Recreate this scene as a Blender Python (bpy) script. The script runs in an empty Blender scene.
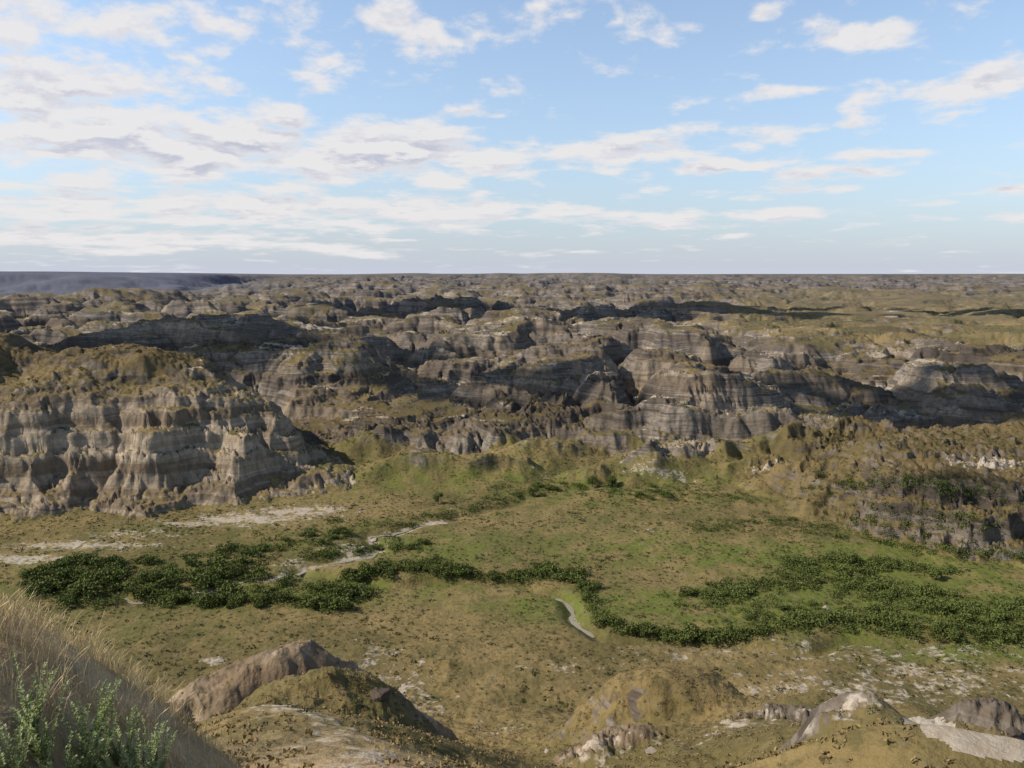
import bpy, math, random
import numpy as np
from mathutils import Vector
rng=np.random.default_rng(7); random.seed(7)
C=bpy.context.scene.collection
F32=np.float32
CAMZ=60.0; FP=804.0; PIT=math.radians(7.72)
cp,sp=math.cos(PIT),math.sin(PIT)
# ---------------------------------------------------------------- noise
P=rng.permutation(256); P=np.concatenate([P,P]).astype(np.int32)
GA=rng.uniform(0,2*np.pi,256); GX=np.cos(GA).astype(F32); GY=np.sin(GA).astype(F32)
R1=rng.uniform(-.3,.3,256).astype(F32); R2=rng.uniform(-.3,.3,256).astype(F32)
def hsh(i,j): return P[(P[i&255]+j)&255]
def perlin(x,y):
    x=np.asarray(x,F32); y=np.asarray(y,F32)
    xf0=np.floor(x); yf0=np.floor(y)
    i=xf0.astype(np.int32); j=yf0.astype(np.int32); x=x-xf0; y=y-yf0
    u=x*x*x*(x*(x*6-15)+10); v=y*y*y*(y*(y*6-15)+10)
    def g(a,b,fx,fy):
        h=hsh(i+a,j+b); return GX[h]*fx+GY[h]*fy
    n00=g(0,0,x,y); n10=g(1,0,x-1,y); n01=g(0,1,x,y-1); n11=g(1,1,x-1,y-1)
    a=n00+u*(n10-n00); b=n01+u*(n11-n01)
    return (a+v*(b-a))*1.4
def fbm(x,y,o=4,s=0.0):
    t=0; a=1.0; f=1.0; w=0
    for k in range(o):
        t=t+a*perlin(x*f+s+k*17.3,y*f-s*1.7+k*9.1); w+=a; a*=.5; f*=2.03
    return t/w*1.3
def erosion(x,y,dx,dy):
    x=x.astype(F32); y=y.astype(F32)
    xf=np.floor(x); yf=np.floor(y); i=xf.astype(np.int32); j=yf.astype(np.int32); x=x-xf-.5; y=y-yf-.5
    va=np.zeros_like(x); wt=np.zeros_like(x)
    for a in (-1,0,1):
        for b in (-1,0,1):
            h=hsh(i+a,j+b)
            qx=x-a-R1[h]; qy=y-b-R2[h]
            w=np.exp(-2.6*(qx*qx+qy*qy)); wt+=w
            va+=np.cos((qx*dx+qy*dy)*6.2832)*w
    return va/wt
def sm(a,b,x):
    t=np.clip((x-a)/(b-a),0,1); return t*t*(3-2*t)
def smax(a,b,k):
    h=np.clip(.5+.5*(a-b)/k,0,1); return b+(a-b)*h+k*h*(1-h)
def softp(x,k): return k*np.logaddexp(0,x/k)
def gauss(x,y,cx,cy,rx,ry,p=2.0):
    return np.exp(-(((x-cx)/rx)**2+((y-cy)/ry)**2)**(p/2))
def polysd(x,y,pts):
    """distance to polygon edge, positive inside"""
    d=np.full(x.shape,1e9,F32); ins=np.zeros(x.shape,bool); n=len(pts)
    for k in range(n):
        (ax,ay),(bx,by)=pts[k],pts[(k+1)%n]
        ex,ey=bx-ax,by-ay
        t=np.clip(((x-ax)*ex+(y-ay)*ey)/(ex*ex+ey*ey),0,1)
        d=np.minimum(d,(x-ax-t*ex)**2+(y-ay-t*ey)**2)
        c=((ay>y)!=(by>y))&(x<(bx-ax)*(y-ay)/((by-ay) if by!=ay else 1e-6)+ax)
        ins^=c
    d=np.sqrt(d); return np.where(ins,d,-d)
def linedist(x,y,pts):
    """distance to polyline, and interpolated third coordinate"""
    d=np.full(x.shape,1e9,F32); hh=np.zeros(x.shape,F32)
    for k in range(len(pts)-1):
        a,b=pts[k],pts[k+1]; ex,ey=b[0]-a[0],b[1]-a[1]
        t=np.clip(((x-a[0])*ex+(y-a[1])*ey)/(ex*ex+ey*ey),0,1)
        q=np.sqrt((x-a[0]-t*ex)**2+(y-a[1]-t*ey)**2)
        m=q<d; d=np.where(m,q,d)
        if len(a)>2: hh=np.where(m,a[2]+t*(b[2]-a[2]),hh)
    return d,hh
def pdir(px,py):
    u=(np.asarray(px,float)-512)/FP; v=-(np.asarray(py,float)-384)/FP
    return u,cp+v*sp,-sp+v*cp
def W(px,py,z=0.0):
    u,dy,dz=pdir(px,py); t=(z-CAMZ)/dz
    return float(u*t),float(dy*t)
# ---------------------------------------------------------------- terrain grid
th=np.concatenate([np.linspace(-52,-35,40,endpoint=False),np.linspace(-35,35,900),np.linspace(35,52,41)[1:]])
th=np.radians(th)
rr=[0.4]
while rr[-1]<9500:
    r=rr[-1]
    k=.01 if r<22 else (.0045 if r<150 else (.003 if r<560 else .0056))
    rr.append(r+max(.06,k*r))
rr=np.array(rr)
NR,NA=len(rr),len(th)
TH,RR=np.meshgrid(th,rr)
X=(RR*np.sin(TH)).astype(F32); Y=(RR*np.cos(TH)).astype(F32); R=RR.astype(F32)
U=X/np.maximum(Y,1)
creek1=[W(*p) for p in [(700,480),(640,487),(560,492),(475,512),(430,520),(385,535),(372,545),(345,553),(300,570),(275,581),(215,584),(150,592),(60,590),(-80,575)]]
creek2=[W(*p) for p in [(1100,650),(1000,640),(900,634),(820,640),(760,648),(690,644),(640,638),(600,634),(583,624),(577,606),(555,588),(520,580),(470,577),(420,582),(370,581),(330,574),(300,570)]]
def wiggle(pts,amp,s):
    out=[]
    for k in range(len(pts)-1):
        for t in np.linspace(0,1,8,endpoint=False):
            x=pts[k][0]+t*(pts[k+1][0]-pts[k][0]); y=pts[k][1]+t*(pts[k+1][1]-pts[k][1])
            out.append((x+amp*float(perlin(np.array([x/11+s]),np.array([y/11]))[0]),y+amp*float(perlin(np.array([x/11+s+40]),np.array([y/11]))[0])))
    out.append(pts[-1]); return out
creek1=wiggle(creek1,6.0,3); creek2=wiggle(creek2,3.2,8)
near=(R>95)&(R<330)
def lim(fn,pts):
    d=np.full(X.shape,1e3,F32); d[near]=fn(X[near],Y[near],pts)[0]; return d
D1=lim(linedist,creek1); D2=lim(linedist,creek2)
# valley floor
zf=1.2*fbm(X/60,Y/60,3)+.45*fbm(X/11,Y/11,3,5)
xx=X+4*perlin(X/10,Y/10)+1.5*perlin(X/4,Y/4); yy=Y+3*perlin(X/8+7,Y/8)
MO=[(-26,234,20,8,7),(10,246,16,8,8.5),(40,236,13,6,6.5),(-46,258,14,10,9),(60,248,18,8,8.5),(-12,262,18,8,11),(88,256,16,10,10),(32,256,14,7,9),(112,268,14,10,12),(-2,232,10,5,4.8),(24,228,9,4.5,4),(70,234,10,5,5)]
for (cx,cy,rx,ry,h) in MO+[(95,215,16,10,3),(30,215,30,8,1.5),(-5,222,9,4,2),(52,232,10,4,2.4)]:
    zf=zf+h*gauss(xx,yy,cx,cy,rx,ry)
mounds=np.clip(sum(gauss(xx,yy,*m[:4]) for m in MO),0,1)
zf=zf-1.1*np.exp(-(D1/2.6)**2)-1.5*np.exp(-(D2/1.8)**2)
# badlands
Yb=np.interp(U,[-.9,-.23,-.05,.16,.3,.4,.55,.8],[225,244,252,242,256,266,286,304]).astype(F32)
dB=Y-Yb+40*fbm(X/38,Y/38,3,11)
M=sm(-2,28,dB)
wx=X+22*fbm(X/62,Y/62,3,21); wy=Y+22*fbm(X/62,Y/62,3,31)
def billow(s,o):
    return np.abs(perlin(wx/s+o,wy/s))+.40*np.abs(perlin(wx/(s*.46)+o*2,wy/(s*.46)))+.12*np.abs(perlin(wx/(s*.21)+o,wy/(s*.21)))
far1=sm(700,1700,R)
c=billow(84,3.3)*(1-far1)+billow(165,7.7)*far1
t=c/.49
prof=np.interp(t,[0,.14,.3,.48,.66,.86,1.1,1.5,2.4],[0,.06,.19,.40,.61,.80,.96,1.14,1.36]).astype(F32)
lowf=fbm(X/120,Y/120,2,41)
pk=np.clip(gauss(X,Y,-135,430,45,40)+gauss(X,Y,-85,410,30,30)+.8*gauss(X,Y,2,345,24,24)+.7*gauss(X,Y,38,400,30,30)+gauss(X,Y,-190,480,60,50)+.6*gauss(X,Y,150,420,40,30),0,1)
env=20+13*lowf+7*pk+9*far1*(1-.5*sm(2200,3200,R))
cap=21+12*lowf+15*pk+13*far1+6*fbm(X/40,Y/40,2,43)
ramp=np.interp(dB,[0,26,50,90,170],[.22,.38,.54,.80,1.0])
env=np.maximum(env,10)*ramp; cap=np.maximum(cap,8)*ramp
flat=sm(.17,.38,U)*sm(440,590,Y)*(1-sm(1300,2000,Y))
env=env*(1-.62*flat)
hm_=env*prof
hm_=cap-softp(cap-hm_,2.2)+.2*np.maximum(hm_-cap,0)
zbase=np.interp(R,[250,400,700,1500,3000,5000],[0,1,3,5,9,16]).astype(F32)+9*flat
lft=sm(-.26,-.42,U)
hb=M*(zbase+np.maximum(hm_,0))*(1-.62*lft*sm(1200,1900,R))
topm=sm(-.5,1.0,env*prof-cap+1.0)
# far prairie rim
rimw=R+600*fbm(X/900,Y/900,3,51)+260*fbm(X/240,Y/240,3,55)*(1-.5*lft)
rimw=rimw+1700*lft
rim=sm(4300,4800+150*lft,rimw)
zr=57.0+1.5*fbm(X/700,Y/700,2,61)+8*lft+8*sm(-.05,.12,fbm(X/1100,Y/2600,2,63))+np.interp(U,[-.7,-.2,-.12,.1,.2,1],[0,0,8,8,1,0])
z=zf*(1-M*.6)+hb
z=z*(1-rim)+np.maximum(zr,z)*rim
# left butte
LP=[(-330,150),(-180,172),(-128,188),(-108,197),(-92,193),(-80,202),(-69,200),(-58,212),(-46,218),(-43,240),(-58,264),(-72,292),(-130,335),(-330,345)]
box=(R>140)&(R<480)&(X<0)
sL=np.full(X.shape,-50,F32); sL[box]=polysd(X[box]+6.5*fbm(X[box]/20,Y[box]/20,4,71),Y[box]+6.5*fbm(X[box]/20,Y[box]/20,4,81),LP)
but=np.zeros_like(X); but[box]=perlin(X[box]/15+4,Y[box]/26)+.5*perlin(X[box]/6.5+4,Y[box]/9)
s2=sL+3.4*but*sm(1,9,sL)
lp=np.interp(s2,[0,5,9,12.5,14.0,18,19.4,23.5,24.8,29,30.2,35,44,52,66],[0,2.6,5.2,8.0,11.8,13.2,17.0,18.6,22.0,23.4,25.0,26.0,27.2,28.6,30]).astype(F32)
lp=lp*np.interp(X,[-98,-70,-42],[1,.80,.30]).astype(F32)
mdx=X+7*fbm(X/16,Y/16,3,85); mdy=Y+7*fbm(X/16,Y/16,3,86)
lp=lp+sm(20,42,sL)*(7.5*gauss(mdx,mdy,-124,260,24,18,3)+11*gauss(mdx,mdy,-176,254,22,26,3)+3*gauss(mdx,mdy,-90,254,12,11)+2.6*fbm(X/12,Y/12,4,87))
topgrass=sm(22,38,sL)*np.clip(1.3*gauss(mdx,mdy,-118,256,34,26)+1.3*gauss(mdx,mdy,-170,252,30,32),0,1)
# right bank
RP=[(60,228),(64,212),(72,196),(78,184),(86,166),(107,158),(180,143),(330,190),(330,300),(130,275),(88,256)]
box=(R>120)&(R<480)&(X>0)
sR=np.full(X.shape,-50,F32); sR[box]=polysd(X[box]+9*fbm(X[box]/22,Y[box]/22,3,91),Y[box]+9*fbm(X[box]/22,Y[box]/22,3,95),RP)
sR2=sR+6*(perlin(X/15+9,Y/15)+.5*perlin(X/6,Y/6))*sm(0,8,sR)
cut=sm(.38,.50,U)
rpa=np.interp(sR2,[0,5,10,13,16,24,27,40,66],[0,1.2,2.6,3.8,6.0,7.4,9.4,11.4,12.4])
rpb=np.interp(sR2,[0,4,7,9.5,15,18,21,34,48,66],[0,1.2,2.6,6.4,7.6,10.2,11.0,12.2,13,13.4])
rp=(rpa*(1-cut)+rpb*cut).astype(F32)
rp=rp+2.4*fbm(X/20,Y/20,4,97)*sm(2,14,sR)
# foreground bluff
Yw=Y+3.5*fbm(X/16,Y/16,3,101)*sm(20,60,Y)
bf=np.interp(Yw,[-50,0,1,2,4,8,20,40,60,75,90,106],[58.6,58.4,58.1,57.4,55.6,51.6,42,29.5,18,9.5,3.6,0]).astype(F32)
kn=57.0-.10*Y+.36*(-X-4)-.95*softp(Y-8.5,.6)-.60*softp(X+5.1,.4)
kn=np.minimum(kn,58.6)+.16*fbm(X/1.3,Y/1.3,4,5)
dL,hh=linedist(X,Y,[(-4.3,11,52.3),(-6.8,20,47.2),(-10,30,42.0),(-15.5,40,36.6),(-20,52,28.2),(-25,62,20.5),(-27,80,12)])
rl=hh-.55*softp(dL-2.6,.8)+.4*fbm(X/4,Y/4,4,109)
pathl=[(12.6,20,47.9),(17.2,30,41.1),(19.8,35,38.7),(21.4,39.5,35.9),(24.0,47,31)]
dP,hh=linedist(X,Y,pathl)
rp2=hh-.62*softp(dP-2.2,.6)
nz_=fbm(X/3.5,Y/3.5,4,111)
fg=smax(smax(bf,rl,1.2),rp2,1.0)
fgA=gauss(X+nz_,Y,-12.2,58.5,9.0,6.5)
mM=gauss(X+1.2*nz_,Y+.5*nz_,16.5,86,10.0,7.0,2.8)
fg=fg+6.8*fgA+mM*8.2+.9*fbm(X/7,Y/7,4,113)*sm(30,60,R)
fg=fg+2.5*gauss(X,Y,-4,78,6,5)+2.5*gauss(X,Y,34,80,8,6)+3.0*gauss(X+nz_,Y,30,76,9,5)
dA,hA=linedist(X+1.3*nz_,Y+1.1*nz_,[(-33,57,21.5),(-28,63,24.6),(-23,67.5,26.0),(-19,69.5,26.9),(-16.2,69.5,24.8),(-13,68,19)])
zA=hA-.95*softp(dA-1.6,.7)+.6*nz_
mA=sm(-.2,.8,zA-fg)*(R<100)*(Y>50)
fg=np.where(R<100,smax(fg,zA,.6)*(Y>50)+fg*(Y<=50),fg)
mB=gauss(X+2.0*nz_,Y+1.4*nz_,8.6,70.5,6.4,3.2,2.4)
mC=gauss(X+1.6*nz_,Y+nz_,25.5,70,5.0,3.0,3)
mD=np.maximum(gauss(X+1.2*nz_,Y+.8*nz_,27.6,41,4.6,4.4,2.6),.6*gauss(X+1.2*nz_,Y+.8*nz_,16.9,38.5,2.2,3.2,2.6))
fg=fg+mB*(2.4+1.1*nz_)+mC*(1.4+nz_)+mD*(3.6+1.1*nz_)
fg=np.maximum(fg,kn)
zall=np.maximum(z,np.where(lp>0,lp+zf*.3,-9)); zall=np.where(sR>0,np.maximum(zall,rp+zf),zall)
zall=np.where(R<125,np.maximum(zall,fg+zf*.5),zall)
fgm=np.where((R<125)&(fg>z+.4),1,0)
lefm=sm(0,2,sL)*(lp>=z-1); rigm=sm(0,3,sR)
base=zall.astype(F32)
def grad(z):
    gr=np.gradient(z,axis=0)/np.gradient(rr)[:,None]
    gt=np.gradient(z,axis=1)/np.gradient(th)[None,:]/RR
    s,c_=np.sin(TH),np.cos(TH)
    return (gr*s+gt*c_).astype(F32),(gr*c_-gt*s).astype(F32)
mRock=np.clip(mA+mB+mC+mD,0,1)
rock_amp=np.clip(M*(1-rim*.2)*(1-.5*lft*sm(1900,2300,R))+lefm+(.65+.2*cut)*rigm+.55*mounds+fgm*(.15+.2*np.clip(mB+mC+mD,0,1))*(1-.3*mM),0,1)*(1-.3*topgrass)
rock_amp=(rock_amp*sm(25,60,R)).astype(F32)
gx,gy=grad(base)
# gullies running down the slopes
for L,a in ((26,2.3),(12,1.3),(5.8,.6),(2.8,.27)):
    if L<4: act=R<450
    elif L<8: act=R<1200
    else: act=R<1e9
    g=np.sqrt(gx*gx+gy*gy)+1e-4
    m=np.tanh(g*1.6)/g
    dx,dy=(-gy*m),(gx*m)
    e=np.zeros_like(base); ee=erosion(X[act]/L+L,Y[act]/L,dx[act],dy[act]); e[act]=ee
    fs=np.where(fgm>0,.45,1.0)*(1-(.4 if L>10 else (.5 if L>4 else .6))*lefm)
    sc=1+1.6*far1 if L>20 else 1
    base=base+a*sc*e*sm(.10,.5,g)*rock_amp*fs
    gx,gy=grad(base)
g=np.sqrt(gx*gx+gy*gy)
steep=sm(.22,.6,g)*rock_amp*(1-.4*fgm)
ledge=sm(-.5,.2,fbm(X/50,Y/50,2,137))
def saw(p): # sharp ledges
    f=p-np.floor(p); return sm(.0,.75,f)-f
base=base+2.2*ledge*(1-lefm*.4)*steep*saw((base+2.2*fbm(X/60,Y/60,2,131))/4.4)+.8*steep*saw((base+1.2*fbm(X/40,Y/40,2,135))/1.6)*(R<420)
act=R<650
rough=np.zeros_like(base); rough[act]=fbm(X[act]/4,Y[act]/4,4,141)
base=base+.6*rough*steep*(R<650)+.07*fbm(X/1.2,Y/1.2,3,151)*(R<130)*sm(12,30,R)+.03*fbm(X/.4,Y/.4,3,153)*(R<20)
Z=base.astype(F32)
gx,gy=grad(Z); NZ=1/np.sqrt(1+gx*gx+gy*gy)
def Hq(x,y,A=None):
    A=Z if A is None else A
    x=np.asarray(x,float); y=np.asarray(y,float)
    r=np.hypot(x,y); a=np.arctan2(x,y)
    fi=np.interp(r,rr,np.arange(NR)); fj=np.interp(a,th,np.arange(NA))
    i=np.clip(fi.astype(int),0,NR-2); j=np.clip(fj.astype(int),0,NA-2); fi=fi-i; fj=fj-j
    return (A[i,j]*(1-fi)*(1-fj)+A[i+1,j]*fi*(1-fj)+A[i,j+1]*(1-fi)*fj+A[i+1,j+1]*fi*fj)
TT=np.geomspace(4,3500,2600)
def ground_at(px,py):
    u,dy,dz=[float(q) for q in pdir(px,py)]
    x=u*TT; y=dy*TT; z_=CAMZ+dz*TT
    h=Hq(x,y); k=np.argmax(h>z_)
    return x[k],y[k],h[k]
# ---------------------------------------------------------------- masks
rock=sm(.94,.79,NZ)*np.clip(rock_amp*1.2,0,1)
rock=np.where(fgm>0,np.clip(sm(.74,.54,NZ)*.75*sm(20,40,R)*(1-.2*mM)+np.clip(mRock*1.25,0,1)*sm(1.0,.97,NZ),0,1),rock)
bare=sm(-.25,.25,fbm(X/38,Y/38,3,161))
grs=sm(-.05,.28,fbm(X/70,Y/60,3,163))
rock=np.where(M>.3,np.clip(rock+.36*bare*M+.18*far1-(.2+.55*grs)*topm*sm(.80,.93,NZ)*(1-.4*far1)-.3*grs*sm(.4,.15,prof)*sm(.82,.93,NZ),0,1),rock)
rock=np.where(rigm>.3,sm(.82,.62,NZ)*(.5+.35*cut),rock)
rock=np.where((mounds>.2)&(M<.3),rock*.75,rock)
rock*=(1-.9*sm(4500,4800,rimw)*(1-lft))
grassy=np.clip(flat*sm(-.40,.05,fbm(X/90,Y/60,3,167)),0,1)
rock=rock*(1-.88*grassy)
rock=rock*(1-.45*topgrass)
lite=np.clip(mA*2+mB*1.8,0,1)*fgm+.72*lefm*(1-topgrass)+.6*sm(.05,.35,fbm(X/50,Y/50,2,165))*M
dark=np.clip(mC+mD,0,1)*fgm+(.6+.25*cut)*rigm+.4*mM*fgm+.25*mounds*(M<.5)+M*.8*sm(-.1,.3,fbm(X/75,Y/75,2,169))*(1-far1*.3)*(1-grassy)+.3*M*pk*(X<-40)+.6*topgrass
dark=np.clip(dark,0,1)
pale=np.zeros_like(Z); green=np.zeros_like(Z)
def patch(A,px,py,rx,ry,a):
    x,y,_=ground_at(px,py)
    np.maximum(A,(a*gauss(X,Y,x,y,rx,ry)).astype(F32),out=A)
for q in [(250,519,20,7,.74),(190,524,16,4,.62),(300,511,18,6,.70),(80,545,24,4,.68),(20,560,14,4,.7),(130,535,16,3.5,.56),(350,550,9,5,.62),(300,568,8,4,.6),
          (850,690,26,9,.48),(930,680,22,10,.50),(780,720,16,6,.44),(960,650,22,7,.42),(800,655,20,6,.44),(860,655,20,6,.45),(880,720,12,5,.44),
          (405,685,5,9,.52),(420,700,6,5,.5),(380,660,6,9,.46),(660,470,12,3,.6),(770,466,10,3,.5),(540,474,9,3,.45),(990,462,11,7,.85),(215,662,2.5,2,.8),(660,530,8,2,.42),(500,730,6,4,.40),(700,655,20,5,.37),(560,670,15,5,.34),(590,748,5,3,.5)]:
    patch(pale,*q)
dE,_=linedist(X,Y,[(-2.6,12),(-4.2,20),(-7.6,30),(-13,40),(-17,50)])
pale=np.maximum(pale,(.50*np.exp(-((dE+.9*nz_)/1.9)**2)*fgm).astype(F32))
pale=np.maximum(pale,(.76*sm(.08,.42,fbm(X/36,Y/26,3,171))*M*sm(.84,.94,NZ)*(R<1000)*(1-grassy)).astype(F32))
c1seg=sm(-75,-62,X)*sm(-8,-22,X)
pale=np.maximum(pale,(np.exp(-(D1/2.3)**2)*np.clip(c1seg+.25,0,1)*np.clip(.62+.9*fbm(X/8,Y/8,2,173),.1,.85)).astype(F32))
pale=np.maximum(pale,(.5*np.exp(-(D2/1.1)**2)*gauss(X,Y,12,138,8,8,4)).astype(F32))
for q in [(560,608,14,6,.8),(450,552,28,14,.4),(850,552,24,8,.95),(960,585,28,11,1.05),(660,545,25,8,.35),(640,480,25,7,.5),(430,480,18,8,.5),(760,560,25,8,.6),(520,478,20,8,.5),
          (900,610,28,9,1.05),(700,600,22,6,.5),(980,650,18,5,.9),(590,495,20,6,.5),(350,590,25,6,.6),(200,590,40,8,.7),(430,545,15,8,.4),(720,625,20,5,.5),(320,455,10,10,.5),(800,600,24,8,.85)]:
    x,y,_=ground_at(q[0],q[1]); green+=(q[4]*gauss(X,Y,x,y,q[2],q[3])).astype(F32)
floor=(1-np.clip(M+lefm+rigm+fgm,0,1))
green+=(.30*floor*sm(-.5,.4,fbm(X/40,Y/25,3,181))*sm(118,135,Y)).astype(F32)
painted_haze=np.clip(.64*(1-np.exp(-np.maximum(R-300,0)/2600))+.62*lft*sm(2000,2700,R),0,1.15).astype(F32)  # colour weight imitating aerial haze, grows with distance, stronger on the far-left ridge
sandy=(sm(34,16,R)*fgm*sm(3,0,X)).astype(F32)
# ---------------------------------------------------------------- node helpers
class NB:
    def __init__(s,tree): s.t=tree; s.l=tree.links
    def new(s,typ,**kw):
        n=s.t.nodes.new(typ)
        for k,v in kw.items(): setattr(n,k,v)
        return n
    def put(s,sock,v):
        if isinstance(v,bpy.types.NodeSocket): s.l.new(v,sock)
        elif isinstance(v,(tuple,list)) and sock.type=='RGBA' and len(v)==3: sock.default_value=(*v,1)
        else: sock.default_value=v
    def m(s,op,a,b=None,c=None,clamp=False):
        n=s.new('ShaderNodeMath',operation=op,use_clamp=clamp); s.put(n.inputs[0],a)
        if b is not None: s.put(n.inputs[1],b)
        if c is not None: s.put(n.inputs[2],c)
        return n.outputs[0]
    def vm(s,op,a,b=None):
        n=s.new('ShaderNodeVectorMath',operation=op); s.put(n.inputs[0],a)
        if b is not None: s.put(n.inputs[1],b)
        return n.outputs[0]
    def mix(s,f,a,b,mode='MIX'):
        n=s.new('ShaderNodeMix',data_type='RGBA',blend_type=mode); s.put(n.inputs[0],f); s.put(n.inputs[6],a); s.put(n.inputs[7],b); return n.outputs[2]
    def noise(s,v,scale=1,detail=4,rough=.55,dist=0):
        n=s.new('ShaderNodeTexNoise'); s.put(n.inputs['Vector'],v); n.inputs['Scale'].default_value=scale; n.inputs['Detail'].default_value=detail
        n.inputs['Roughness'].default_value=rough; n.inputs['Distortion'].default_value=dist; return n.outputs[0]
    def ss(s,v,a,b):
        n=s.new('ShaderNodeMapRange',interpolation_type='SMOOTHSTEP'); s.put(n.inputs[0],v); n.inputs[1].default_value=a; n.inputs[2].default_value=b; return n.outputs[0]
    def ramp(s,v,stops):
        n=s.new('ShaderNodeValToRGB'); s.put(n.inputs[0],v); e=n.color_ramp.elements
        while len(e)<len(stops): e.new(.5)
        for k,(p,c_) in enumerate(stops): e[k].position=p; e[k].color=(*c_,1)
        return n.outputs[0]
    def attr(s,name): 
        n=s.new('ShaderNodeAttribute',attribute_name=name); return n.outputs['Fac']
def mat(name,rough=.95):
    m=bpy.data.materials.new(name); m.use_nodes=True
    b=m.node_tree.nodes['Principled BSDF']; b.inputs['Roughness'].default_value=rough; b.inputs['Specular IOR Level'].default_value=.12
    return m,NB(m.node_tree),b
# terrain material
MT,n,b=mat('badlands_ground')
pos=n.new('ShaderNodeNewGeometry').outputs['Position']
nl=n.noise(pos,.022,4); nm=n.noise(pos,.16,5); nf=n.noise(pos,1.1,5,.65); nff=n.noise(pos,.55,3,.7)
veg=n.mix(n.ss(n.m('ADD',n.m('MULTIPLY',nl,.6),n.m('MULTIPLY',nm,.4)),.42,.58),(.255,.187,.082),(.140,.115,.046))
gmask=n.m('MULTIPLY',n.attr('green'),n.m('ADD',n.ss(nm,.35,.62),.25),clamp=True)
veg=n.mix(gmask,veg,(.135,.158,.034))
veg=n.mix(n.m('MULTIPLY',n.ss(nf,.46,.60),.55),veg,(.080,.074,.030))
veg=n.mix(n.m('MULTIPLY',n.ss(nff,.54,.66),.35),veg,(.29,.228,.125))
veg=n.mix(n.m('MULTIPLY',n.attr('dark'),.6),veg,(.098,.069,.033))
veg=n.mix(n.m('MULTIPLY',n.attr('sandy'),.85),veg,n.mix(n.ss(nf,.35,.65),(.27,.19,.105),(.46,.345,.21)))
st=n.noise(n.vm('MULTIPLY',n.vm('ADD',pos,n.vm('MULTIPLY',n.noise(pos,.03,2),(0,0,8.0))),(.008,.008,.24)),1.0,5,.64)
rc=n.ramp(st,[(.30,(.055,.046,.04)),(.40,(.165,.135,.108)),(.46,(.085,.068,.054)),(.52,(.29,.255,.212)),(.57,(.135,.108,.083)),(.64,(.42,.37,.31)),(.72,(.11,.086,.064))])
rc=n.mix(n.ss(nl,.42,.62),rc,n.mix(.3,rc,(.175,.135,.093)))
ril=n.noise(n.vm('MULTIPLY',pos,(.55,.55,.09)),1.0,5,.65)
rc=n.mix(n.m('MULTIPLY',n.attr('lite'),.78),rc,n.mix(n.ss(n.m('ADD',n.m('MULTIPLY',st,.8),n.m('MULTIPLY',nm,.2)),.39,.61),(.225,.160,.098),(.50,.395,.27)))
rc=n.mix(n.m('MULTIPLY',n.ss(ril,.58,.38),.42),rc,(.07,.056,.044))
rc=n.mix(n.m('MULTIPLY',n.attr('dark'),.74),rc,n.mix(n.ss(st,.4,.6),(.045,.036,.028),(.130,.102,.076)))
rc=n.mix(n.m('MULTIPLY',n.m('MULTIPLY',n.ss(nf,.45,.7),.4),n.m('SUBTRACT',1.0,n.m('MULTIPLY',n.attr('lite'),.6),clamp=True)),rc,(.06,.05,.042))
rm=n.ss(n.m('ADD',n.attr('rock'),n.m('MULTIPLY',n.m('SUBTRACT',nm,.5),.9)),.32,.62)
col=n.mix(rm,veg,rc)
pn=n.m('ADD',n.m('MULTIPLY',n.noise(pos,.33,5,.7),.55),n.m('MULTIPLY',nf,.45))
pm=n.ss(n.m('ADD',n.attr('pale'),n.m('MULTIPLY',n.m('SUBTRACT',pn,.5),3.2)),.40,.72)
col=n.mix(n.m('MULTIPLY',pm,.85),col,n.mix(nf,(.38,.32,.25),(.57,.50,.41)))
col=n.mix(n.m('MULTIPLY',n.attr('painted_haze'),.80,clamp=True),col,(.115,.13,.190))  # aerial haze painted as a blue-grey shift of the ground colour
n.put(b.inputs['Base Color'],col)
bp=n.new('ShaderNodeBump'); bp.inputs['Strength'].default_value=.6; bp.inputs['Distance'].default_value=.5
n.put(bp.inputs['Height'],n.m('ADD',nf,n.m('MULTIPLY',ril,.8))); n.l.new(bp.outputs[0],b.inputs['Normal'])
# path material
MP,n,b=mat('pale_gravel')
pos=n.new('ShaderNodeNewGeometry').outputs['Position']
a=n.noise(pos,3,6,.7); c2=n.noise(pos,.6,4)
n.put(b.inputs['Base Color'],n.mix(n.ss(c2,.4,.7),n.mix(a,(.36,.30,.23),(.62,.56,.47)),(.36,.29,.21)))
bp=n.new('ShaderNodeBump'); bp.inputs['Strength'].default_value=.9; bp.inputs['Distance'].default_value=.16; n.put(bp.inputs['Height'],a); n.l.new(bp.outputs[0],b.inputs['Normal'])
# leaves
def leafmat(name,c1,c2_,c3):
    m,n,b=mat(name,.8)
    pos=n.new('ShaderNodeNewGeometry').outputs['Position']
    oi=n.new('ShaderNodeObjectInfo').outputs['Random']
    f=n.attr('tint')
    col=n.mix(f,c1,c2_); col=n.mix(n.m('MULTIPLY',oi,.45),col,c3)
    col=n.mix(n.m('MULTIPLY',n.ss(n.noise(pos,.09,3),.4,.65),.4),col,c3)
    n.put(b.inputs['Base Color'],col)
    return m
ML=leafmat('shrub_leaves',(.036,.052,.014),(.15,.172,.048),(.13,.165,.044))
MLs=leafmat('scrub_leaves',(.058,.058,.023),(.13,.126,.052),(.09,.097,.036))
MG=leafmat('dry_grass_blades',(.50,.38,.20),(.82,.68,.43),(.58,.46,.25))
MT2=leafmat('dry_tuft',(.17,.125,.055),(.33,.25,.125),(.22,.165,.08))
MS=leafmat('sage_leaves',(.19,.235,.08),(.44,.49,.25),(.22,.29,.09))
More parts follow.
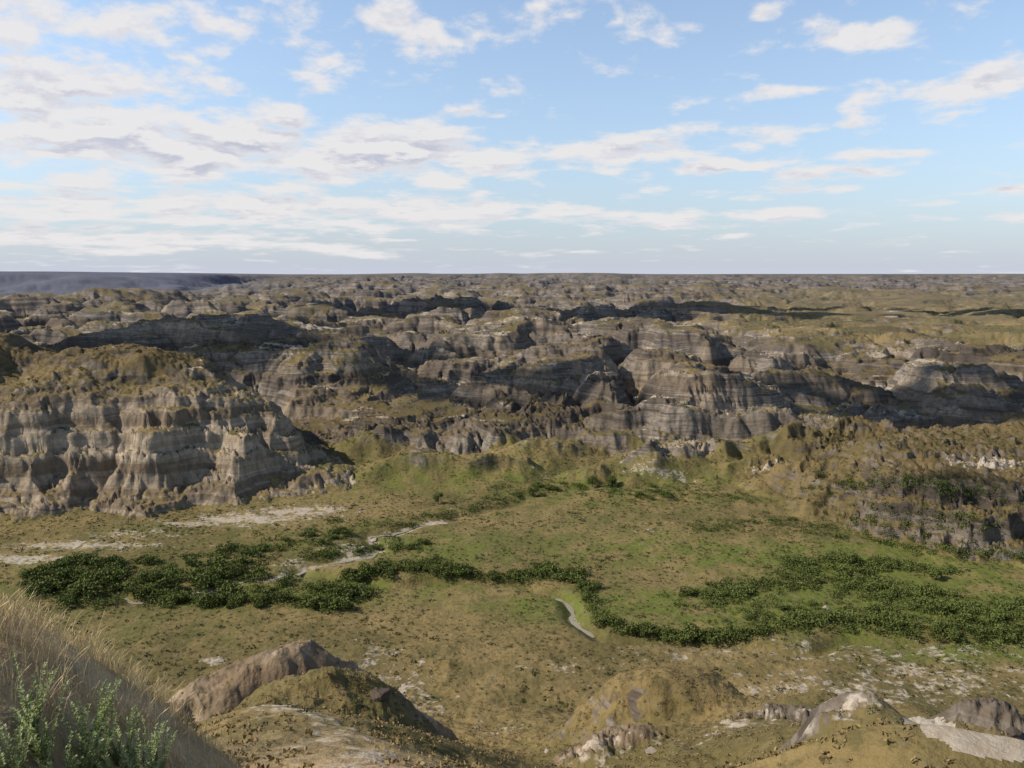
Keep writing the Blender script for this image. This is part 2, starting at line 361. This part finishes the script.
MB,n,b=mat('bark'); pos=n.new('ShaderNodeNewGeometry').outputs['Position']; n.put(b.inputs['Base Color'],n.mix(n.noise(n.vm('MULTIPLY',pos,(6,6,1)),2,4),(.05,.04,.03),(.15,.12,.09)))
def rockmat(name,c1,c2_):
    m,n,b=mat(name); pos=n.new('ShaderNodeNewGeometry').outputs['Position']
    q=n.noise(pos,1.6,6,.7); w=n.noise(n.vm('MULTIPLY',pos,(.4,.4,4)),1,4)
    n.put(b.inputs['Base Color'],n.mix(n.m('ADD',n.m('MULTIPLY',q,.6),n.m('MULTIPLY',w,.4)),c1,c2_))
    bp=n.new('ShaderNodeBump'); bp.inputs['Strength'].default_value=.8; bp.inputs['Distance'].default_value=.15; n.put(bp.inputs['Height'],q); n.l.new(bp.outputs[0],b.inputs['Normal'])
    return m
MRP=rockmat('pale_rock',(.22,.175,.13),(.54,.47,.38)); MRD=rockmat('dark_rock',(.03,.024,.02),(.16,.125,.10))
MWt,n,b=mat('creek_water',.3); b.inputs['Specular IOR Level'].default_value=.35
pos=n.new('ShaderNodeNewGeometry').outputs['Position']; n.put(b.inputs['Base Color'],n.mix(n.noise(pos,.3,3),(.24,.20,.14),(.38,.33,.25)))
bp=n.new('ShaderNodeBump'); bp.inputs['Strength'].default_value=.15; n.put(bp.inputs['Height'],n.noise(pos,2.5,3)); n.l.new(bp.outputs[0],b.inputs['Normal'])
# ---------------------------------------------------------------- mesh helper
def mesh_np(name,co,quads,material,attrs=None,smooth=True):
    me=bpy.data.meshes.new(name); nv=len(co); nfc=len(quads); k=quads.shape[1]
    me.vertices.add(nv); me.vertices.foreach_set('co',np.ascontiguousarray(co,F32).ravel())
    me.loops.add(nfc*k); me.loops.foreach_set('vertex_index',np.ascontiguousarray(quads,np.int32).ravel())
    me.polygons.add(nfc); me.polygons.foreach_set('loop_start',np.arange(0,nfc*k,k,dtype=np.int32))
    me.update(calc_edges=True)
    me.polygons.foreach_set('use_smooth',np.full(nfc,smooth,bool))
    for an,av in (attrs or {}).items():
        a=me.attributes.new(an,'FLOAT','POINT'); a.data.foreach_set('value',np.ascontiguousarray(av,F32))
    me.materials.append(material); me.update()
    return me
def link(name,me,parent=None):
    o=bpy.data.objects.new(name,me); C.objects.link(o)
    if parent: o.parent=parent
    return o
def tag(o,label,cat,kind=None,group=None):
    o['label']=label; o['category']=cat
    if kind: o['kind']=kind
    if group: o['group']=group
    return o
# ---------------------------------------------------------------- split terrain in regions
idx=np.arange(NR*NA).reshape(NR,NA)
Q=np.stack([idx[:-1,:-1],idx[1:,:-1],idx[1:,1:],idx[:-1,1:]],-1).reshape(-1,4)[:, ::-1]
reg=np.zeros((NR,NA),np.int8)
reg[M>.12]=1
reg[(sL>0.3)&(lp>.3)]=2
reg[(sR>1)]=3
reg[fgm>0]=4
reg[(rimw>4450)&(R>2200)]=7
reg[((D1<2.0)|(D2<1.5))&(reg==0)]=6
reg[(mA>.4)&(fgm>0)]=8
reg[(mB>.35)&(fgm>0)]=9
reg[(mM>.25)&(fgm>0)&(mB<.35)]=10
reg[(mD>.35)&(fgm>0)&(X>22)]=11
reg[(dP<1.25+.9*fbm(X/2.2,Y/2.2,4,7))&(R<47)&(R>18)&(mD<.35)]=5
rq=reg[:-1,:-1].ravel()
co=np.stack([X.ravel(),Y.ravel(),Z.ravel()],-1)
names={0:('valley_floor','olive green valley floor of grass and low scrub around the creek','ground'),
1:('badlands','gullied grey and brown badland ridges stretching behind the valley','hills'),
2:('sandstone_cliff','tall tan banded cliff with a rounded grassy top at left','cliff'),
3:('eroded_bank','low dark brown eroded bank dotted with scrub at the right edge of the valley','hill'),
4:('hillside','dry brown near hillside falling away below the viewpoint','hillside'),
5:('path','pale gravel path along the ridge at bottom right','path'),
6:('creek_bed','pale sandy bed of the winding creek','creek bed'),
7:('prairie','flat prairie rim on the horizon beyond the badlands','prairie'),
8:('sandstone_outcrop','pale cream sandstone outcrop on the near ridge at lower left','rock outcrop'),
9:('sandstone_outcrop','small whitish rock outcrop at the bottom edge in front of the brown mound','rock outcrop'),
10:('grassy_mound','rounded brown grass mound with an eroded end at bottom centre','mound'),
11:('rock_knoll','dark rocky knoll beside the pale path at bottom right','knoll')}
attrs={'rock':rock,'lite':lite,'dark':dark,'pale':pale,'green':green,'painted_haze':painted_haze,'sandy':sandy}
for k,(nm_,lab,cat) in names.items():
    f=Q[rq==k]
    if not len(f): continue
    uq,inv=np.unique(f,return_inverse=True)
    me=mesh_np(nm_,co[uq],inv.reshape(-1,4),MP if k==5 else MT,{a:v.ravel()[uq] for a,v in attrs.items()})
    tag(link(nm_,me),lab,cat,'structure')
# creek water
def ribbon(name,pts,w,lab):
    p=np.array(pts); d=np.gradient(p,axis=0); d/=np.linalg.norm(d,axis=1)[:,None]; nrm=np.stack([-d[:,1],d[:,0]],-1)
    ww=w*(.5+.7*np.abs(np.sin(np.arange(len(p))*.7)))
    h=Hq(p[:,0],p[:,1])+.14
    h=np.convolve(np.pad(h,2,'edge'),np.ones(5)/5,'valid')
    a=p+nrm*ww[:,None]; b_=p-nrm*ww[:,None]
    co=np.concatenate([np.c_[a,h],np.c_[b_,h]]); N=len(p); i=np.arange(N-1)
    tag(link(name,mesh_np(name,co,np.stack([i,i+N,i+N+1,i+1],-1),MWt)),lab,'water','structure')
ribbon('water',[p for p in creek1 if -75<p[0]<-18],.42,'shallow silty creek water winding past the cliff foot')
ribbon('water',[p for p in creek2 if 8<p[0]<14],.45,'short bend of silty stream between shrubs at the centre of the valley')
# ---------------------------------------------------------------- foliage
def leafcloud(cen,size,tint,r=None):
    """cen (N,3) leaf quads of given sizes, random orientation"""
    N=len(cen); r=r or rng
    a=r.normal(size=(N,3)); a/=np.linalg.norm(a,axis=1)[:,None]
    b_=r.normal(size=(N,3)); b_-=a*(a*b_).sum(1)[:,None]; b_/=np.linalg.norm(b_,axis=1)[:,None]
    s=(size*np.ones(N))[:,None]
    v=np.stack([cen-a*s,cen+b_*s*.55,cen+a*s,cen-b_*s*.55],1).reshape(-1,3)
    return v,np.arange(4*N).reshape(N,4),np.repeat(tint,4)
def shrubmesh(seed,nleaf=700,size=.15):
    r=np.random.default_rng(seed)
    lobes=[]
    for k in range(r.integers(8,13)):
        a=r.uniform(0,6.28); d=r.uniform(0,.95)
        lobes.append((d*math.cos(a),d*math.sin(a),r.uniform(.25,.75)*(1-.35*d),r.uniform(.2,.42)))
    c=[]; tn=[]
    for k in range(nleaf):
        L=lobes[r.integers(len(lobes))]
        v=r.normal(size=3); v/=np.linalg.norm(v); q=r.uniform(.5,1.2)
        p=np.array(L[:3])+v*L[3]*q*np.array([1,1,.8])
        if p[2]<.02: p[2]=abs(p[2])*.5
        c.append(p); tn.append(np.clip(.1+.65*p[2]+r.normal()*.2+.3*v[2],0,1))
    v,q,t_=leafcloud(np.array(c),size*r.uniform(.5,1.1,nleaf)*.62,np.array(tn),r)
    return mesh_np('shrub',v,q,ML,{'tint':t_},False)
SH=[shrubmesh(100+k) for k in range(8)]
def inpoly(px,py,poly):
    return polysd(np.array([px],F32),np.array([py],F32),poly)[0]>0
def sample_poly(poly,nn):
    xs=[p[0] for p in poly]; ys=[p[1] for p in poly]; out=[]
    while len(out)<nn:
        x=random.uniform(min(xs),max(xs)); y=random.uniform(min(ys),max(ys))
        if inpoly(x,y,poly): out.append((x,y))
    return out
def sample_line(pts,nn,w):
    seg=[math.dist(pts[k],pts[k+1]) for k in range(len(pts)-1)]; out=[]
    for _ in range(nn):
        k=random.choices(range(len(seg)),seg)[0]; t_=random.random()
        out.append((pts[k][0]+t_*(pts[k+1][0]-pts[k][0])+random.gauss(0,w),pts[k][1]+t_*(pts[k+1][1]-pts[k][1])+random.gauss(0,w*.45)))
    return out
thicket=[(25,572),(60,560),(120,563),(200,556),(250,548),(276,560),(248,574),(290,583),(360,588),(398,600),(340,609),(200,606),(130,608),(40,605),(20,590)]
loop=[(340,582),(380,572),(430,566),(490,579),(530,576),(562,573),(588,588),(592,603),(600,622),(640,633),(690,639),(760,634)]
zones=[
 (sample_poly(thicket,104),(1.4,2.5),'dark green shrub in the wide thicket below the cliff at left'),
 (sample_line([(250,552),(300,540),(345,530)],14,8)+sample_line([(300,555),(420,545)],8,6),(1.1,1.8),'dark shrub near the pale creek bend right of the cliff foot'),
 (sample_line(loop[:8],52,5),(1.2,2.1),'dark shrub along the looping stream bank at valley centre'),
 (sample_line(loop[8:],24,4),(.9,1.8),'dark shrub in the row beside the stream below valley centre'),
 (sample_line([(785,566),(830,560),(890,566),(870,580),(840,584)],14,6)+sample_line([(785,570),(850,584),(900,600),(960,612),(1040,618)],28,13)+sample_line([(690,602),(760,588),(800,580)],10,9)+sample_line([(740,615),(870,622),(930,630),(1040,640)],20,12),(1.0,2.2),'dark green shrub in the thicket on the bright green flat at right'),
 (sample_line([(500,500),(545,492),(590,484),(640,494),(700,494)],12,6),(1.0,1.7),'small dark shrub at the far end of the valley floor'),
]
cnt=0
for pts,(s0,s1),lab in zones:
    for (px,py) in pts:
        x,y,h=ground_at(px,py)
        o=link('shrub',SH[cnt%8]); cnt+=1
        s=random.uniform(s0,s1); o.location=(x,y,h-.15); o.rotation_euler=(0,0,random.uniform(0,6.28)); o.scale=(s*random.uniform(1.1,1.6),s*random.uniform(1.1,1.6),s*random.uniform(.9,1.4))
        tag(o,lab,'shrub',None,lab.replace('dark green shrub','shrubs').replace('small dark shrub','shrubs').replace('dark shrub','shrubs'))
# trees
def tree(px,py,hgt,seed,lab):
    r=np.random.default_rng(seed); x,y,h=ground_at(px,py)
    e=bpy.data.objects.new('tree',None); C.objects.link(e); e.location=(x,y,h-.1); tag(e,lab,'tree')
    v=[];q=[]
    def limb(p0,p1,r0,r1):
        p0=np.array(p0,float);p1=np.array(p1,float); d=p1-p0; a=np.cross(d,[.3,.9,.1]); a/=np.linalg.norm(a); b_=np.cross(d,a); b_/=np.linalg.norm(b_)
        k0=len(v)
        for (p,rd) in ((p0,r0),((p0+p1)/2+r.normal(size=3)*.06,(r0+r1)/2),(p1,r1)):
            for i in range(7):
                an=i/7*6.2832; v.append(p+rd*(math.cos(an)*a+math.sin(an)*b_))
        for l in range(2):
            for i in range(7): q.append((k0+l*7+i,k0+l*7+(i+1)%7,k0+(l+1)*7+(i+1)%7,k0+(l+1)*7+i))
    limb((0,0,-.2),(0.1,0,hgt*.5),.16,.09)
    cs=[]
    for k in range(7):
        a=r.uniform(0,6.28); d=r.uniform(.15,.36)*hgt; p=(d*math.cos(a),d*math.sin(a),r.uniform(.3,.85)*hgt); limb((.05,0,hgt*r.uniform(.2,.45)),p,.06,.02); cs.append(p)
    link('trunk',mesh_np('trunk',np.array(v),np.array(q),MB),e)
    c=[];tn=[]
    for k in range(1300):
        p=np.array(cs[r.integers(7)]); u=r.normal(size=3); u/=np.linalg.norm(u); pp=p+u*r.uniform(.3,1)*hgt*.22
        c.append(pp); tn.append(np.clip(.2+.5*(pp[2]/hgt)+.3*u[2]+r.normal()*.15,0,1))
    vv,qq,tt=leafcloud(np.array(c),.14,np.array(tn),r)
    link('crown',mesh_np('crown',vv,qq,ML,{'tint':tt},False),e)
tree(533,497,3.8,1,'dark round tree standing alone at the back of the valley floor')
tree(438,504,3.4,2,'small green tree at the foot of the low green mound')
tree(592,487,3.8,3,'pair of leafy tree crowns, left one, below the central badland slope')
tree(612,486,3.2,4,'shorter leafy tree right beside its taller neighbour at the back')
tree(936,580,3.0,5,'pale green tree on the bright flat under the right hill')
# ---- scrub (stuff)
def tufts(name,x,y,size,K,material,lab,cat,flat=.7,leaf=.35):
    N=len(x); h=Hq(x,y)
    c=rng.normal(size=(N,K,3)); c/=np.linalg.norm(c,axis=2)[...,None]; c[...,2]=np.abs(c[...,2])*flat
    c*=rng.uniform(.5,1,(N,K,1))*size[:,None,None]
    tn=np.clip(c[...,2]/(size[:,None])*.9+rng.normal(size=(N,K))*.2+rng.normal(size=(N,1))*.25,0,1)
    c[...,0]+=x[:,None]; c[...,1]+=y[:,None]; c[...,2]+=h[:,None]
    v,q,t_=leafcloud(c.reshape(-1,3),np.repeat(size*leaf,K),tn.reshape(-1))
    tag(link(name,mesh_np(name,v,q,material,{'tint':t_},False)),lab,cat,'stuff')
def scatter(nn,r0,r1,amax=38,pw=2):
    a=np.radians(rng.uniform(-amax,amax,nn)); r=np.sqrt(rng.uniform(r0**2,r1**2,nn)); return r*np.sin(a),r*np.cos(a)
# low brush joining the shrubs
bp_=sample_poly(thicket,420)+sample_line([(250,552),(300,540),(345,530),(430,520)],90,10)+sample_line([(300,556),(420,546)],60,7)+sample_line(loop,460,5)
bp_+=sample_line([(760,634),(800,622)],30,6)+sample_line([(785,566),(830,559),(890,566),(870,580),(840,584)],140,7)+sample_line([(785,570),(850,584),(900,600),(960,612),(1040,618)],340,19)+sample_line([(690,602),(760,588),(800,580)],140,13)+sample_line([(740,615),(870,622),(930,630),(1040,640)],280,16)
bp_+=sample_line([(500,500),(545,492),(590,487),(640,494),(700,494),(760,500)],150,8)+sample_line([(430,520),(475,508),(520,497)],50,7)+sample_line([(700,530),(770,520),(850,535),(920,548),(1030,560)],220,8)+sample_line([(820,490),(900,482),(1000,500)],160,13)+sample_line([(850,520),(1000,530)],110,14)+sample_line([(850,560),(960,575)],60,6)
g_=np.array([ground_at(px,py)[:2] for px,py in bp_])
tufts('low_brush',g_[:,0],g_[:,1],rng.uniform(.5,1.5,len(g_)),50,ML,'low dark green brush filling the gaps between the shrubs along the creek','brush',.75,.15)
x,y=scatter(46000,98,275)
fl=Hq(x,y,floor.astype(F32)+.9*rigm.astype(F32)); dn=.5+1.0*fbm(x/18,y/18,3,191); k=(rng.uniform(size=len(x))<dn*fl)&(np.minimum(Hq(x,y,D1),Hq(x,y,D2))>2)&(Hq(x,y,pale)<.55)
x,y=x[k],y[k]; tufts('sagebrush_scrub',x,y,rng.uniform(.12,.40,len(x))*(1+.8*(rng.uniform(size=len(x))>.9)),12,MLs,'low grey green sagebrush dotting the whole valley floor','scrub')
x,y=scatter(24000,230,800)
k=(Hq(x,y,NZ)>.86)&(rng.uniform(size=len(x))<.3+.8*fbm(x/40,y/40,3,201)); x,y=x[k],y[k]
tufts('scrub_cover',x,y,rng.uniform(.4,1.2,len(x)),9,MLs,'sparse dark scrub on the gentle slopes of the badlands','scrub')
x,y=scatter(30000,12,118)
k=(Hq(x,y,fgm.astype(F32))>.6)&(Hq(x,y,rock)<.45)&(Hq(x,y,pale)<.4)&(Hq(x,y,dP)>1.8)&(rng.uniform(size=len(x))<.75+.8*fbm(x/8,y/8,3,211)); x,y=x[k],y[k]
tufts('grass_tufts',x,y,rng.uniform(.08,.24,len(x)),10,MT2,'short dry grass tufts covering the near brown hillside','grass',1.0,.4)
x,y=scatter(1900,30,118)
k=(Hq(x,y,fgm.astype(F32))>.6)&(Hq(x,y,dP)>2.0)&(Hq(x,y,rock)<.45)&(rng.uniform(size=len(x))<.3+.8*fbm(x/8,y/8,3,221)); x,y=x[k],y[k]
tufts('low_bushes',x,y,rng.uniform(.15,.42,len(x)),34,MLs,'low olive bushes scattered over the near brown hillside','scrub',.8,.2)
# ---- near grass
def blades(x,y,hgt,wid,seed):
    r=np.random.default_rng(seed); N=len(x); h=Hq(x,y)-.03
    a=r.uniform(0,6.28,N); lean=r.uniform(.05,.6,N)*hgt; ld=np.stack([np.cos(a),np.sin(a)],-1)+np.array([.35,.1])
    sd=r.uniform(0,6.28,N); side=np.stack([np.cos(sd),np.sin(sd)],-1)
    lv=[0,.4,.75,.9,1.0]; head=r.uniform(size=N)<.4
    co=np.zeros((N,5,2,3))
    for k,f in enumerate(lv):
        w=wid*[1,.8,.5,.5,.08][k]*np.where(head&(k==3),2.8,1)*np.where(head&(k==2),1.3,1)
        c=np.stack([x,y],-1)+ld*(lean*f**2)[:,None]
        for s,sg in ((0,-1),(1,1)):
            co[:,k,s,:2]=c+sg*side*w[:,None]; co[:,k,s,2]=h+hgt*f*(1-.18*(lean/hgt)*f)
    b0=np.arange(N)[:,None]*10; q=[]
    for k in range(4): q.append(np.stack([b0[:,0]+2*k,b0[:,0]+2*k+1,b0[:,0]+2*k+3,b0[:,0]+2*k+2],-1))
    tn=np.clip(r.uniform(-.2,.6,N)[:,None]+np.linspace(0,.5,5)[None,:],0,1)
    return co.reshape(-1,3),np.concatenate(q),np.repeat(tn.reshape(-1),2)
plants=[(18,748),(45,735),(80,756),(100,740),(124,738),(142,748),(155,758),(118,762),(60,768),(140,768),(92,718),(30,705),(10,768)]
pxy=[ground_at(px,py+30) for px,py in plants]
N=64000
x=rng.uniform(-11,-1.5,N); y=rng.uniform(3.0,11,N)
edge=-2.55-.16*(y-5)
k=(rng.uniform(size=N)<.36+1.3*fbm(x/.6,y/.6,3,231))&(x<edge)
for (qx,qy,_) in pxy: k&=~((np.hypot(x-qx,y-qy-(-.25))<.33)&(rng.uniform(size=N)<.75))
x,y,edge=x[k],y[k],edge[k]
hg=rng.uniform(.14,.50,len(x))*(1+.75*fbm(x/.9,y/.9,3,241))*(.35+.65*sm(0,1.3,edge-x))
# thin short grass on the sandy slope beside it
x2=rng.uniform(-9,.3,30000); y2=rng.uniform(4.5,26,30000); k2=rng.uniform(size=30000)<.15+.9*fbm(x2/.8,y2/.8,3,251); x2,y2=x2[k2],y2[k2]
x=np.concatenate([x,x2]); y=np.concatenate([y,y2]); hg=np.concatenate([hg,rng.uniform(.05,.19,len(x2))])
v,q,t_=blades(x,y,hg,rng.uniform(.0014,.0036,len(x)),5)
tag(link('dry_grass',mesh_np('dry_grass',v,q,MG,{'tint':t_},False)),'tall straw coloured dry grass on the near slope at lower left','grass','stuff')
# ---- near sagebrush plants
def sage(seed):
    r=np.random.default_rng(seed); sv=[];sq=[]
    LV=[];LQ=[];LT=[]
    for s in range(r.integers(9,14)):
        a=r.uniform(0,6.28); H=r.uniform(.34,.70); ln=r.uniform(.05,.26)
        pts=[np.array([math.cos(a)*(.04+ln*f**1.5),math.sin(a)*(.04+ln*f**1.5),H*f]) for f in np.linspace(0,1,7)]
        k0=len(sv)
        for i,p in enumerate(pts):
            w=.005*(1-.8*i/6)
            for j in range(4): sv.append(p+w*np.array([math.cos(j*1.571),math.sin(j*1.571),0]))
        for i in range(6):
            for j in range(4): sq.append((k0+i*4+j,k0+i*4+(j+1)%4,k0+(i+1)*4+(j+1)%4,k0+(i+1)*4+j))
        for l in range(120):
            f=r.uniform(.15,1.0); i=min(int(f*6),5); p=pts[i]+(pts[i+1]-pts[i])*(f*6-i)
            an=r.uniform(0,6.28); L=r.uniform(.02,.05)*(1.3-.6*f); up=r.uniform(.3,1.3)
            d=np.array([math.cos(an),math.sin(an),up]); d/=np.linalg.norm(d); sd=np.array([-math.sin(an),math.cos(an),0])
            b0=len(LV); LV+= [p,p+d*L*.5+sd*.0065,p+d*L,p+d*L*.5-sd*.0065]; LQ.append((b0,b0+1,b0+2,b0+3)); LT+=[np.clip(.1+.75*f+r.normal()*.15,0,1)]*4
    return mesh_np('stems',np.array(sv),np.array(sq),MS,{'tint':np.full(len(sv),.3)}),mesh_np('leaves',np.array(LV),np.array(LQ),MS,{'tint':np.array(LT)},False)
SG=[sage(300+k) for k in range(5)]
for k,(x,y,h) in enumerate(pxy):
    e=bpy.data.objects.new('sagebrush_plant',None); C.objects.link(e); e.location=(x,y,h-.02); e.rotation_euler=(0,0,random.uniform(0,6.28)); s=random.uniform(.8,1.2); e.scale=(s,s,s)
    tag(e,'grey green sagebrush plant growing up through the dry grass at lower left','plant',None,'sagebrush plants in the near dry grass')
    link('stems',SG[k%5][0],e); link('leaves',SG[k%5][1],e)
# ---- boulders
import bmesh
def boulder(px,py,s,m,lab,flat=.6,sink=.25):
    x,y,h=ground_at(px,py); bm=bmesh.new(); bmesh.ops.create_icosphere(bm,subdivisions=4,radius=1)
    V=np.array([v.co[:] for v in bm.verts]); sd=random.uniform(0,99)
    for _ in range(12):
        nrm=rng.normal(size=3); nrm/=np.linalg.norm(nrm); dd=V@nrm; cut=random.uniform(.5,.8); V-=np.maximum(dd-cut,0)[:,None]*nrm
    q=fbm(V[:,0]*1.3+sd,V[:,1]*1.3+V[:,2]*1.7,4); q2=fbm(V[:,0]*4+sd,V[:,1]*4+V[:,2]*5,3)
    V*=(1+.2*q+.06*q2)[:,None]; V*=np.array([1.25,.9,flat])*s
    for v,c_ in zip(bm.verts,V): v.co=c_
    me=bpy.data.meshes.new('boulder'); bm.to_mesh(me); bm.free(); me.materials.append(m)
    o=link('boulder',me); o.location=(x,y,h+s*flat*(1-2*sink)*.5); o.rotation_euler=(0,0,random.uniform(0,6.28)); tag(o,lab,'rock')
boulder(381,698,.8,MRD,'dark brown boulder on pale ground just right of the pale outcrop')
boulder(218,662,1.1,MRP,'pale flat slab lying left of the outcrop tip',.3)
boulder(826,609,.8,MRP,'pale boulder among the shrubs on the right green flat',.5)
boulder(374,541,1.2,MRP,'largest pale rock beside the sharp creek bend',.45)
boulder(362,548,.8,MRP,'smaller pale rock below the sharp creek bend',.45)
boulder(688,750,.4,MRD,'small dark rock below the eroded end of the mound')
boulder(548,752,.4,MRP,'pale rock left of the small whitish outcrop')
boulder(652,752,.6,MRP,'pale rock right of the small whitish outcrop',.5)
boulder(600,748,.9,MRP,'large pale block on the face of the small whitish outcrop',.5)
boulder(1014,735,.4,MRD,'dark stone at the right edge of the gravel path')
# ---------------------------------------------------------------- sun direction and clouds added out of view for their shadows
SE,SA=math.radians(38),math.radians(-95)
sv=Vector((math.sin(SA)*math.cos(SE),math.cos(SA)*math.cos(SE),math.sin(SE)))
MC,n,b=mat('cloud_white',1.0); b.inputs['Specular IOR Level'].default_value=0
pos=n.new('ShaderNodeNewGeometry').outputs['Position']; n.put(b.inputs['Base Color'],n.mix(n.noise(pos,.02,4),(.72,.73,.76),(.85,.85,.86)))
def cloud(gx_,gy_,rx,ry,seed,lab,hgt=720.0,nb=34,s0=.10,s1=.30):  # unseen cloud set sunward so its shadow lands on the given ground point
    r=np.random.default_rng(seed); cx=gx_+sv.x/sv.z*hgt; cy=gy_+sv.y/sv.z*hgt
    bm=bmesh.new()
    for k in range(nb):
        a=r.uniform(0,6.28); d=math.sqrt(r.uniform(0,1)); s=r.uniform(s0,s1)*(1.15-.5*d)
        ret=bmesh.ops.create_icosphere(bm,subdivisions=3,radius=1)
        ox,oy=d*math.cos(a)*rx*.9,d*math.sin(a)*ry*.9
        for v in ret['verts']:
            p=np.array(v.co[:]); q=1+.28*float(perlin(np.array([p[0]*2.2+k*3+seed]),np.array([p[1]*2.2+p[2]*2]))[0])
            zz=p[2]*q*s*min(rx,ry)*.8
            v.co=(ox+p[0]*q*s*rx,oy+p[1]*q*s*ry,zz if zz>0 else zz*.25)
    me=bpy.data.meshes.new('cloud'); bm.to_mesh(me); bm.free(); me.materials.append(MC)
    me.polygons.foreach_set('use_smooth',np.ones(len(me.polygons),bool))
    o=link('cloud',me); o.location=(cx,cy,hgt); tag(o,lab,'cloud','structure')
cloud(-165,440,170,95,1,'broad white cloud out of view, placed to shade the left part of the badlands')
cloud(30,350,80,38,2,'small white cloud out of view, placed to shade the middle of the badlands')
cloud(205,335,110,50,3,'white cloud out of view, placed to shade the right edge of the badlands')
cloud(150,186,44,11,4,'narrow white cloud out of view, placed to shade the bank at right',nb=14)
cloud(200,900,420,130,5,'long white cloud out of view, placed to shade the far badlands',nb=44)
# ---------------------------------------------------------------- sky, sun, camera
w=bpy.data.worlds.new('World'); bpy.context.scene.world=w; w.use_nodes=True
w.cycles.sampling_method='MANUAL'; w.cycles.sample_map_resolution=512
t=w.node_tree; n=NB(t); bg=t.nodes['Background']; bg.inputs[1].default_value=.15
sky=n.new('ShaderNodeTexSky',sky_type='NISHITA'); sky.sun_disc=False; sky.sun_elevation=SE; sky.sun_rotation=SA; sky.altitude=700; sky.air_density=1.0; sky.dust_density=.6; sky.ozone_density=1.5
dv=n.vm('NORMALIZE',n.new('ShaderNodeTexCoord').outputs['Generated'])
sx=n.new('ShaderNodeSeparateXYZ'); n.put(sx.inputs[0],dv)
az=n.m('ARCTAN2',sx.outputs[0],sx.outputs[1]); el=n.m('MAXIMUM',sx.outputs[2],0.0)
cov=None
for (px,py,rx,ry,a) in [(110,25,380,36,.21),(40,105,240,54,.29),(230,150,340,38,.32),(450,155,210,25,.30),(600,150,130,16,.28),(300,208,380,24,.30),(640,220,130,11,.26),
    (850,34,66,11,.28),(766,12,18,8,.28),(960,84,70,16,.29),(795,90,54,7,.26),(470,113,34,7,.26),(760,135,70,13,.29),(715,168,44,10,.29),(850,174,64,8,.27),(890,154,64,5,.23),(790,192,94,9,.24),(770,216,74,9,.26),(920,218,30,5,.25),(1000,188,24,5,.25),(735,236,24,5,.23),(430,28,150,26,.18),(600,22,120,16,.12),(80,238,340,20,.24),(1020,215,34,6,.21),(860,212,44,6,.23)]:
    u,dy,dz=[float(q) for q in pdir(px,py)]; L=math.sqrt(u*u+dy*dy+dz*dz); a0=math.atan2(u,dy); e0=dz/L
    qa=n.m('MULTIPLY',n.m('SUBTRACT',az,a0),FP/rx); qe=n.m('MULTIPLY',n.m('SUBTRACT',el,e0),FP/ry)
    g_=n.m('MULTIPLY',n.m('EXPONENT',n.m('MULTIPLY',n.m('ADD',n.m('MULTIPLY',qa,qa),n.m('MULTIPLY',qe,qe)),-1.0)),a)
    cov=g_ if cov is None else n.m('MAXIMUM',cov,g_)
def cloudnoise(off):
    e=n.m('ADD',n.m('ADD',el,off),.06)
    cx=n.m('MULTIPLY',az,7.0); cy=n.m('MULTIPLY',n.m('LOGARITHM',e,2.718),4.6)
    cb=n.new('ShaderNodeCombineXYZ'); n.put(cb.inputs[0],cx); n.put(cb.inputs[1],cy); cb.inputs[2].default_value=2.7
    return n.noise(cb.outputs[0],2.1,9,.57,.12)
n1=cloudnoise(0.0); n2=cloudnoise(.012)
den=n.m('ADD',n1,cov)
cf=n.ss(den,.57,.77)
lit=n.ss(n.m('SUBTRACT',n1,n2),-.10,.05)
thick=n.ss(den,.66,.88)
ccol=n.mix(n.m('MULTIPLY',n.m('SUBTRACT',1.0,lit),n.m('ADD',n.m('MULTIPLY',thick,.82),.10)),(5.55,5.4,5.4),(3.35,3.45,4.2))
hz=n.m('EXPONENT',n.m('MULTIPLY',el,-14.0))
hm=n.m('EXPONENT',n.m('MULTIPLY',el,-6.0))
mult=n.mix(hm,(1.75,1.57,1.40),(.42,.53,.66))
mult=n.mix(n.ss(el,.32,.6),mult,(.5,.5,.5))
sb=n.mix(1.0,sky.outputs[0],mult,'MULTIPLY')
sc=n.mix(n.m('MULTIPLY',hz,.94,clamp=True),sb,(3.95,4.2,5.0))
col=n.mix(n.m('MULTIPLY',cf,.94),sc,ccol)
n.put(bg.inputs[0],col)
sd=bpy.data.lights.new('sun','SUN'); sd.energy=5.0; sd.angle=math.radians(.5); sd.color=(1,.91,.78)
so=bpy.data.objects.new('sun',sd); C.objects.link(so)
so.rotation_euler=sv.to_track_quat('Z','Y').to_euler(); so.location=(0,0,300)
cam=bpy.data.cameras.new('camera'); cam.sensor_width=36; cam.lens=36*FP/1024; cam.clip_start=.1; cam.clip_end=30000
co_=bpy.data.objects.new('camera',cam); C.objects.link(co_); co_.location=(0,0,CAMZ); co_.rotation_euler=(math.pi/2-PIT,0,0)
sc_=bpy.context.scene; sc_.camera=co_
sc_.view_settings.view_transform='Standard'; sc_.view_settings.look='None'; sc_.view_settings.exposure=0
print('grid',NR,NA,'shrubs',cnt)
